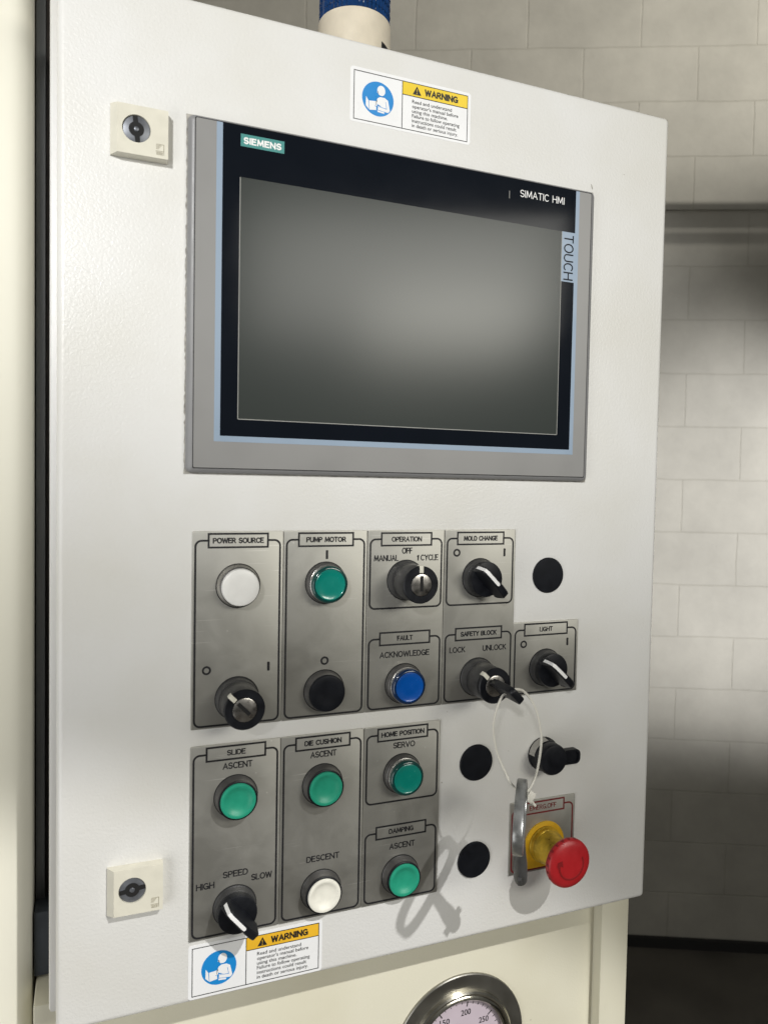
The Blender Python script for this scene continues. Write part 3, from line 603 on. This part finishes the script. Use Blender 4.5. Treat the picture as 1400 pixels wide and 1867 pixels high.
# ---- emergency stop
EX, EY = 299.2, 549.9
bm = NB(); pts = [(19.5 * math.cos(RAD(t)), 19.5 * math.sin(RAD(t))) for t in range(180, 361, 6)] + [(19.5, 14.5), (17, 19.2), (-17, 19.2), (-19.5, 14.5)]
poly(bm, pts, 1.2, 2.6, bev=0.3)
es = obj('emergency_stop', bm, 'yellow', enc, at=O(EX, EY), label='red mushroom emergency stop on a yellow collar')
bm = NB(); lathe(bm, [(15.6, 2.4), (15.6, 4.0), (14.9, 4.6), (14.7, 8), (14.2, 8.4), (13.4, 13), (11.6, 20), (11.2, 26), (11.2, 30)]); obj('plunger', bm, 'brassy', es)
bm = NB(); lathe(bm, [(11.4, 27.0), (13, 27.2), (18.2, 31.6), (19.8, 33.4), (20.1, 35.4), (19.7, 37.2), (18.4, 38.6), (15, 39.8), (8, 40.8), (0, 41.1)])
hd = obj('mushroom_head', bm, 'red', es)
bm = NB()
for k in range(9):
    t = RAD(150 + k * 17); u = Vector((math.cos(t), math.sin(t))); v = Vector((-u.y, u.x))
    a_ = [bm.verts.new(P(*(u * r + v * sg * wv), h)) for r, h, wv in ((19.6, 37.4, .9), (20.45, 35.4, .9), (18.6, 32.0, .7)) for sg in (-1, 1)]
    for q in ((0, 1, 3, 2), (2, 3, 5, 4)): bm.faces.new([a_[i] for i in q])
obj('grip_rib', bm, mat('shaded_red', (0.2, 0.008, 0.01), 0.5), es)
bm = NB()
def dome(r): return 41.1 - 0.0062 * r * r + 0.16
def arc_strip(r, a0, a1, wd, n=26):
    rows = []
    for i in range(n + 1):
        t = RAD(a0 + (a1 - a0) * i / n); rows.append([bm.verts.new(P((r + s * wd / 2) * math.cos(t), (r + s * wd / 2) * math.sin(t), dome(r) + (0.22 if s == 0 else 0))) for s in (-1, 0, 1)])
    for a, b in zip(rows, rows[1:]):
        for k in range(2): bm.faces.new((a[k], a[k + 1], b[k + 1], b[k]))
arc_strip(11.3, -28, 188, 1.5)
ah = [(-12.9, -4.2), (-8.9, -5.2), (-8.2, -0.2), (-10.3, -1.2), (-12.4, 1.2), (-13.3, -1.0)]
bm.faces.new([bm.verts.new(P(x, y, dome(math.hypot(x, y)) + 0.12)) for x, y in ah])
obj('turn_arrow', bm, mat('embossed_shade_red', (0.22, 0.008, 0.01), 0.5), es)  # shade of the raised arrow put into a darker red

# ---- quarter turn locks
def lock(x0, y0, slot_ang, label):
    bm = NB()
    lo = [(0, 0), (36.2, 0), (36.2, 32.9), (0, 32.9)]; hi = [(4.2, 0.7), (36.0, 0.7), (36.0, 32.2), (4.2, 32.2)]
    rows = [[bm.verts.new(P(x, y, h)) for x, y in pp] for pp, h in ((lo, 0), (lo, 1.2), (hi, 6.5))]
    fs = []
    for a, b in zip(rows, rows[1:]):
        for i in range(4): fs.append(bm.faces.new((a[i], a[(i + 1) % 4], b[(i + 1) % 4], b[i])))
    top = rows[-1]
    cx, cy = 16.0, 15.6; nn = 40
    hole = [bm.verts.new(P(cx + 8.9 * math.cos(2 * math.pi * i / nn), cy + 8.9 * math.sin(2 * math.pi * i / nn), 6.5)) for i in range(nn)]
    deep = [bm.verts.new(P(cx + 8.6 * math.cos(2 * math.pi * i / nn), cy + 8.6 * math.sin(2 * math.pi * i / nn), 3.5)) for i in range(nn)]
    # face with hole: fan the four corners to their quarter of the circle
    order = [2, 3, 0, 1]
    for qd in range(4):
        c = top[order[qd]]; c2 = top[order[(qd + 1) % 4]]
        for i in range(10): fs.append(bm.faces.new((c, hole[(qd * 10 + i) % nn], hole[(qd * 10 + i + 1) % nn])))
        fs.append(bm.faces.new((c, hole[(qd * 10 + 10) % nn], c2)))
    for i in range(nn): fs.append(bm.faces.new((hole[i], deep[i], deep[(i + 1) % nn], hole[(i + 1) % nn])))
    bmesh.ops.recalc_face_normals(bm, faces=fs)
    k = obj('quarter_turn_lock', bm, 'lockcream', enc, at=O(x0, y0), label=label, smooth=25)
    bm = NB(); lathe(bm, [(8.75, 3.0), (8.6, 5.3), (8.2, 5.5), (0, 5.5)], 40, cx, cy); obj('insert', bm, 'lockgrey', k)
    a = RAD(slot_ang); ux, uy = math.cos(a), math.sin(a); g = lambda r, t: (cx + ux * r - uy * t, cy + uy * r + ux * t)
    pts = [g(8.4, -1.5), g(8.4, 1.5)] + [g(4.8 * math.cos(RAD(t)), 4.8 * math.sin(RAD(t))) for t in range(20, 161, 10)] + [g(-8.4, 1.5), g(-8.4, -1.5)] + [g(4.8 * math.cos(RAD(t)), 4.8 * math.sin(RAD(t))) for t in range(200, 341, 10)]
    bm = NB(); poly(bm, pts, 5.4, 5.62); obj('key_recess', bm, 'slot', k)
    bm = NB(); lathe(bm, [(1.7, 5.5), (1.6, 6.1), (1.3, 6.3), (0, 6.3)], 20, cx, cy); obj('pin', bm, 'lockgrey', k)
    bm = NB()
    for i, (xa, xb) in enumerate(((28.2, 31.8), (28.2, 31.2), (28.2, 30.6), (28.2, 30.2))): stroke(bm, [(xa, 23.9 + i * .75), (xb, 23.9 + i * .75)], 0.3, 6.45, 6.62)
    stroke(bm, [(28.4, 23.2), (33.2, 23.2), (33.2, 29.9)], 0.3, 6.45, 6.62); stroke(bm, [(28.0, 27.6), (33.2, 27.6)], 0.3, 6.45, 6.62)
    for i in range(4): stroke(bm, [(28.2 + .25 * (i % 2), 28.3 + i * .55), (32.6, 28.3 + i * .55)], 0.25, 6.45, 6.62)
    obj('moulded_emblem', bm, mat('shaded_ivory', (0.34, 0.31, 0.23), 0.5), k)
    return k
lock(-49.1, 2.2, 84, 'ivory lock at the top left of the door, keyhole upright')
lock(-49.1, 509.9, -8, 'ivory lock at the bottom left of the door, keyhole turned level')

# ---- warning stickers
def sticker(X, Y, band, label):
    bm = NB(); poly(bm, rrect(0, 98.8, 0, 39.6, 2.2), 0, 0.16)
    s = obj('warning_sticker', bm, 'sticker', enc, at=O(X, Y), label=label)
    bm = NB(); poly(bm, [(41.2, 2.6), (95.9, 2.6), (95.9, 12.2), (41.2, 12.2)], 0.1, 0.22); obj('signal_band', bm, band, s)
    bm = NB()
    rects = lambda x0, x1, y0, y1: [(x0, y0), (x1, y0), (x1, y1), (x0, y1)]
    ring_poly(bm, rects(2.5, 96.3, 2.3, 37.7), rects(3.05, 95.75, 2.85, 37.15), 0.1, 0.26)
    stroke(bm, [(41.1, 2.6), (41.1, 37.4)], 0.55, 0.1, 0.26); stroke(bm, [(41.1, 12.2), (96, 12.2)], 0.55, 0.1, 0.26)
    poly(bm, [(49.4, 10.7), (56.6, 10.7), (53.0, 4.3)], 0.1, 0.26)
    caps(bm, "WARNING", 59.4, 10.0, 28.2, 5.1, 0.3, 1.12, gap=0.24)
    for i, (t, wd) in enumerate((("Read and understand", 33.2), ("operator's manual before", 38.8), ("using this machine.", 29.8), ("Failure to follow operating", 40.0), ("instructions could result", 37.4), ("in death or serious injury.", 38.8))):
        text(bm, t, 49.2, 17.3 + i * 3.52, wd, 2.5, 0.28, bold=0.008)
    obj('lettering', bm, 'ink', s)
    bm = NB(); poly(bm, disc(12.5, 56, 21.6, 20.0), 0.1, 0.22); pc = obj('pictogram_disc', bm, 'stickblue', s)
    bm = NB()
    h0, h1 = 0.2, 0.30
    head = [(24.1 + 3.2 * math.cos(RAD(t)), 13.6 + 3.7 * math.sin(RAD(t))) for t in range(0, 360, 15)]; poly(bm, head, h0, h1)
    poly(bm, [(21.4, 14.2), (20.6, 15.4), (21.6, 15.6), (22.4, 16.8)], h0, h1)
    poly(bm, [(23.2, 18.2), (26.9, 18.2), (29.6, 19.8), (31.2, 27.0), (29.8, 28.6), (21.6, 27.8), (21.6, 25.2), (24.6, 25.0), (21.4, 23.8), (20.2, 21.6), (21.4, 19.4)], h0, h1)
    poly(bm, [(19.9, 22.2), (20.9, 20.4), (21.0, 25.0), (19.9, 24.8)], h0, h1)
    poly(bm, [(12.2, 19.6), (14.0, 22.2), (14.6, 28.8), (12.0, 26.2)], h0, h1); poly(bm, [(14.5, 22.4), (20.2, 21.8), (20.4, 28.2), (15.0, 29.0)], h0, h1)
    poly(bm, [(21.2, 28.2), (26.8, 28.6), (26.8, 29.8), (21.4, 29.4)], h0, h1)
    obj('reading_figure', bm, 'sticker', s)
    bm = NB()
    for pts in ([(22.8, 17.2), (26.6, 17.6)], [(27.6, 21.0), (28.6, 26.0), (22.4, 25.4)], [(19.0, 25.4), (21.8, 26.2)]): stroke(bm, pts, 0.3, 0.25, 0.34)
    obj('figure_line', bm, 'stickblue', s)
    bm = NB(); poly(bm, [(52.72, 6.4), (53.28, 6.4), (53.14, 8.7), (52.86, 8.7)], 0.2, 0.32); poly(bm, disc(0.36, 12, 53, 9.6), 0.2, 0.32); obj('exclamation_mark', bm, band, s)
    return s
sticker(115.2, -58.6, 'stickyellow', 'white warning sticker with a bright yellow band above the touch screen')
sticker(5.1, 576.6, 'stickamber', 'white warning sticker with an amber band along the bottom of the door')

# ------------------------------------------------------------------ key in the switch, cable tie, cabinet key
bm = NB()
kx, ky = CX[3], RY[1]; c45 = math.cos(RAD(45))
def kq(r, t, h): return P(c45 * r - c45 * t, c45 * r + c45 * t, h)
def plate_rt(bm, outl, th, bev=0.6):
    a = [bm.verts.new(kq(r, -th / 2, h)) for r, h in outl]; b = [bm.verts.new(kq(r, th / 2, h)) for r, h in outl]; n = len(outl)
    fs = [bm.faces.new(a), bm.faces.new(b[::-1])] + [bm.faces.new((a[i], a[(i + 1) % n], b[(i + 1) % n], b[i])) for i in range(n)]
    bmesh.ops.recalc_face_normals(bm, faces=fs)
    bmesh.ops.bevel(bm, geom=list({e for f in fs for e in f.edges}), offset=bev / 1000, segments=2, profile=0.5, affect='EDGES')
plate_rt(bm, [(-8.0, 34), (4.2, 34), (5.4, 46), (5.8, 62), (3.8, 64.5), (-7.0, 64.5), (-9.4, 62), (-9.6, 42)], 5.6, 1.0)
sk = obj('switch_key', bm, 'black', None, at=O(kx, ky)); tag(sk, 'small key with a black plastic head inserted in the SAFETY BLOCK switch', 'key')
bm = NB(); plate_rt(bm, [(-4, 26), (3, 26), (3, 35), (-4, 35)], 2.0, 0.2); obj('key_blade', bm, 'chrome', sk)

T = [(229.3, 400.7, 52), (223.0, 402.1, 54), (216.6, 413.2, 56), (213.9, 424.5, 58), (216.0, 440.3, 60), (220.7, 452.4, 62), (226.7, 464.6, 64), (234.1, 471.4, 66), (240.3, 471.0, 65), (246.9, 466.1, 62), (251.7, 457.0, 60), (256.1, 441.9, 57), (256.6, 430.0, 55), (252.5, 413.4, 53), (244.8, 401.9, 51), (236.5, 398.7, 51)]
def catmull(pts, n=6):
    out = []; k = len(pts)
    for i in range(k):
        p0, p1, p2, p3 = (Vector(pts[(i + d) % k]) for d in (-1, 0, 1, 2))
        for j in range(n):
            t = j / n; out.append(0.5 * ((2 * p1) + (-p0 + p2) * t + (2 * p0 - 5 * p1 + 4 * p2 - p3) * t * t + (-p0 + 3 * p1 - 3 * p2 + p3) * t ** 3))
    return out
bm = NB(); o0 = Vector(T[0])
tube(bm, [P(p.x - o0.x, p.y - o0.y, p.z) for p in catmull(T)], 0.0008, 8, closed=True, flat=1.25)
ct = obj('cable_tie', bm, 'nylon', None, at=O(o0.x, o0.y)); tag(ct, 'off-white nylon cable tie looped through the key head and the grey cabinet key', 'cable tie')
bm = NB()
q_ = Matrix.Rotation(RAD(35), 4, 'Y')
tmp = NB(); box(tmp, -3.4, 3.4, -4.2, 4.2, -2.6, 2.6, bev=0.8); me = bpy.data.meshes.new('t'); tmp.to_mesh(me); tmp.free(); me.transform(q_)
bm.from_mesh(me); bpy.data.meshes.remove(me)
obj('tie_head', bm, 'nylon', ct, at=PW(243.6, 476.6, 62))
bm = NB(); tube(bm, [P(0, 0, 0), P(2.2, 3.2, -0.5), P(4.4, 5.6, -0.5)], 0.0011, 6); obj('tie_tail', bm, 'nylon', ct, at=PW(245.0, 479.5, 62))

# double-bit cabinet key hanging edge-on; key plane spanned by e1 (away from the viewer) and down
pd = Vector((0.585, 0.811, 0)); dn = Vector((0, 0, -1)); nrm = pd.cross(dn).normalized()
KO = PW(222.0, 479.0, 84.0)
def K(s, y, t=0.0): return (pd * s + dn * y + nrm * t) / 1000
bm = NB()
ax = Vector((0.905, -0.425)); ay = Vector((0.425, 0.905))      # bow axes in (s, y)
def bow(r1, r2, n=44, drop=0):
    pts = []
    for i in range(n):
        t = 2 * math.pi * i / n; c, s_ = math.cos(t), math.sin(t)
        e = 0.72
        u = r1 * math.copysign(abs(c) ** e, c); v = r2 * math.copysign(abs(s_) ** e, s_)
        pts.append(ax * u + ay * v)
    return pts
so, si = bow(28, 16.5), bow(23.6, 11.8)
rows = [[bm.verts.new(K(p.x, p.y, t)) for p in pp] for pp, t in ((so, -3.6), (so, 3.6), (si, 3.6), (si, -3.6))]
n = len(so); fs = []
for k in range(4):
    a, b = rows[k], rows[(k + 1) % 4]
    for i in range(n): fs.append(bm.faces.new((a[i], a[(i + 1) % n], b[(i + 1) % n], b[i])))
bmesh.ops.recalc_face_normals(bm, faces=fs)
es_ = [e for e in bm.edges if abs(abs((e.verts[0].co).dot(nrm)) - 0.0036) < 1e-5 and abs((e.verts[0].co - e.verts[1].co).dot(nrm)) < 1e-6]
bmesh.ops.bevel(bm, geom=es_, offset=0.0011, segments=2, profile=0.5, affect='EDGES')
ck = obj('cabinet_key', bm, 'zinc', None, at=KO, smooth=40); tag(ck, 'grey cast metal cabinet key hanging edge-on from the cable tie beside the emergency stop', 'key')
def barrel(bm, prof, s0, y0, n=24):
    d = (pd * ay.x + dn * ay.y).normalized(); u = nrm; v = d.cross(u).normalized(); o = K(s0, y0)
    rows = []
    for r, l in prof: rows.append([bm.verts.new(o + d * l / 1000 + (u * math.cos(2 * math.pi * i / n) + v * math.sin(2 * math.pi * i / n)) * max(r, .01) / 1000) for i in range(n)])
    fs = [bm.faces.new((a[i], a[(i + 1) % n], b[(i + 1) % n], b[i])) for a, b in zip(rows, rows[1:]) for i in range(n)]
    fs += [bm.faces.new(rows[0]), bm.faces.new(rows[-1][::-1])]
    bmesh.ops.recalc_face_normals(bm, faces=fs)
bm = NB(); b0 = ay * 14.5
barrel(bm, [(3.4, 0), (3.6, 8), (3.9, 22), (4.9, 34), (5.1, 47), (4.8, 52), (4.2, 54)], b0.x, b0.y); obj('barrel', bm, 'zincmatt', ck)
bm = NB(); b1 = ay * 67.8; barrel(bm, [(1.6, 0), (1.5, 4.5)], b1.x, b1.y, 12)
obj('key_pin', bm, 'zinc', ck)
bm = NB()
for sg in (-1, 1):
    c0 = ay * 60 + ax * (6.0 * sg)
    vs = [bm.verts.new(K(*(c0 + ax * a + ay * b), t)) for t in (-1.4, 1.4) for a, b in ((-2.2, -2.6), (2.0, -1.6), (2.0, 2.6), (-2.2, 3.2))]
    f = [bm.faces.new([vs[i] for i in q]) for q in ((0, 1, 2, 3), (7, 6, 5, 4), (0, 4, 5, 1), (1, 5, 6, 2), (2, 6, 7, 3), (3, 7, 4, 0))]
    bmesh.ops.recalc_face_normals(bm, faces=f)
obj('key_wing', bm, 'zincmatt', ck)

# ------------------------------------------------------------------ beacon on top of the enclosure
BX, BY = 142.0, -70.5
bc = thing('beacon_light', 'round beacon with a ribbed blue lens on a cream base, standing on the enclosure', 'beacon', PW(BX, BY, -72))
def vlathe(bm, prof, n=64, rib=0.0):
    rows = []
    for r, z in prof: rows.append([bm.verts.new(Vector(((r + (rib if (rib and i % 2) else 0)) / 1000 * math.cos(2 * math.pi * i / n), (r + (rib if (rib and i % 2) else 0)) / 1000 * math.sin(2 * math.pi * i / n), z / 1000))) for i in range(n)])
    fs = [bm.faces.new((a[i], a[(i + 1) % n], b[(i + 1) % n], b[i])) for a, b in zip(rows, rows[1:]) for i in range(n)]
    fs += [bm.faces.new(rows[0][::-1]), bm.faces.new(rows[-1])]
    bmesh.ops.recalc_face_normals(bm, faces=fs)
bm = NB(); vlathe(bm, [(30.0, 0), (30.0, 59.0), (29.6, 60.2), (28, 60.4)]); obj('base', bm, 'beaconbase', bc)
bm = NB(); vlathe(bm, [(28.6, 60.4), (29.4, 60.8), (29.4, 63.4), (28.9, 64), (28.9, 66), (29.4, 66.6), (29.4, 70), (28.9, 70.6), (28.9, 73), (29.4, 73.6), (29.4, 77), (28.9, 77.6), (28.9, 80), (29.4, 80.6), (29.4, 112), (26, 118), (15, 122)], 96, rib=-1.0)
obj('lens', bm, 'beaconblue', bc, smooth=15)
bm = NB()
for i in range(7):
    t0, t1 = RAD(-62 + i * 4), RAD(-58 + i * 4); r = 30.08
    bm.faces.new([bm.verts.new(Vector((r * math.cos(t) / 1000, r * math.sin(t) / 1000, z / 1000))) for t, z in ((t0, 18), (t1, 18), (t1, 39 - i * .3), (t0, 39 - i * .3))])
obj('name_label', bm, 'ink', bc)

# ------------------------------------------------------------------ lower cabinet with gauges
cab = thing('base_cabinet', 'cream steel cabinet with round pressure gauges, under the white enclosure', 'cabinet', PW(160, 1940, -260))
cab.location.z = 0.0
ztop = Z0 - 0.6225
def wbox(bm, x0, x1, h0, h1, y0, y1, bev=0): box(bm, x0, x1, y0, y1, h0, h1, bev=bev)
bm = NB(); wbox(bm, -97, 393, -520, -40, 622.5, 1944, bev=1.5); obj('cabinet_body', bm, 'cream', cab, at=O(0, 0))
bm = NB(); wbox(bm, 386, 417, -518, -28, 622.0, 1944, bev=1.2); obj('corner_post', bm, 'cream', cab, at=O(0, 0))
def gauge(x, y, label):
    g = None
    bm = NB(); lathe(bm, [(63.7, -40), (63.7, -38.2), (63.0, -37.4), (52, -37.2), (50, -37.4)], 72)
    g = obj('pressure_gauge', bm, 'gauge', cab, at=O(x, y), label=label)
    bm = NB(); lathe(bm, [(50.4, -38), (50.0, -34.4), (48.6, -33.2), (47.0, -33.4), (46.4, -34.6), (45.2, -33.6), (43.4, -33.0), (42.0, -34.2), (41.4, -37.6)], 72); obj('bezel', bm, 'bezel', g)
    bm = NB(); lathe(bm, [(41.6, -39.0), (41.6, -38.2), (0, -38.2)], 72); obj('dial', bm, 'dial', g)
    bm = NB()
    for v in range(0, 351, 10):
        t = RAD(10 + (v - 200) * 0.84 - 90); r0 = 34.5 if v % 50 == 0 else 37.0
        stroke(bm, [(r0 * math.cos(t), r0 * math.sin(t)), (39.6 * math.cos(t), 39.6 * math.sin(t))], 0.9 if v % 50 == 0 else 0.5, -38.3, -38.0)
        if v % 50 == 0:
            text(bm, str(v), 29.5 * math.cos(t), 29.5 * math.sin(t) + 2.6, 9.6 if v >= 100 else 6, 5.0, -38.05, bold=0.01, mid=True)
    t = RAD(10 + (0 - 200) * 0.84 - 90); stroke(bm, [(-8 * math.cos(t), -8 * math.sin(t)), (33 * math.cos(t), 33 * math.sin(t))], 1.4, -37.6, -37.2)
    obj('scale', bm, 'ink', g)
    return g
ga = gauge(244.6, 741.5, 'pressure gauge with a steel flange, right one of the cabinet front')
copy_tree(ga, cab, O(70, 746), 'pressure gauge with a steel flange, left one of the cabinet front')

# ------------------------------------------------------------------ machine column and dark rail at the left
bm = NB(); box(bm, -560, -99.6, -900, 1944, -420, -60, bev=14, seg=6)
col = obj('machine_column', bm, 'column', None, at=O(0, 0))
tag(col, 'cream painted machine column with a rounded edge at the left of the enclosure', 'column')
rl = thing('steel_rail', 'dark upright steel rail in the gap between the cream column and the enclosure', 'rail', PW(-97, 586, -110))
bm = NB(); box(bm, -98.6, -92.2, -400, 586, -112, -92, bev=0.8); obj('rail_bar', bm, 'railgrey', rl, at=O(0, 0))
bm = NB(); box(bm, -92.0, -86, -400, 577, -118, -100, bev=0.8); obj('rubber_strip', bm, 'rustbar', rl, at=O(0, 0))
bm = NB(); box(bm, -240, -88, -900, 617, -150, -128, bev=1)  # dark sheet put in for the shaded void of the gap
bp_ = obj('gap_shade_panel', bm, 'slate', None, at=O(0, 0)); bm = NB(); box(bm, -98.6, -88, 572, 621, -126, -72, bev=1); obj('gap_shade_filler', bm, 'slate', bp_, at=O(0, 0))  # the low block is an added filler that keeps the gap dark
tag(bp_, 'dark slate sheet standing in for the shaded void in the gap behind the rail', 'panel')

# ------------------------------------------------------------------ hall steelwork to the right whose shadow crosses the wall
rk = thing('guard_rail', 'steel guard rail of two level bars and a brace, right of the enclosure', 'rail', wallp(2.0, 1946, 1.0))
def bar(s0, Y0, s1, Y1, r):
    bm = NB(); tube(bm, [wallp(s0, Y0, 1.0), wallp(s1, Y1, 1.0)], r, 12); return bm
obj('top_bar', bar(1.55, -1196, 3.3, -1196, 0.023), 'railgrey', rk, at=Vector((0, 0, 0))); obj('lower_bar', bar(1.55, -1152, 3.3, -1150, 0.012), 'railgrey', rk, at=Vector((0, 0, 0)))
obj('brace', bar(1.93, -1040, 2.18, -1215, 0.018), 'railgrey', rk, at=Vector((0, 0, 0))); obj('post', bar(3.2, -1196, 3.2, 1946, 0.03), 'railgrey', rk, at=Vector((0, 0, 0)))
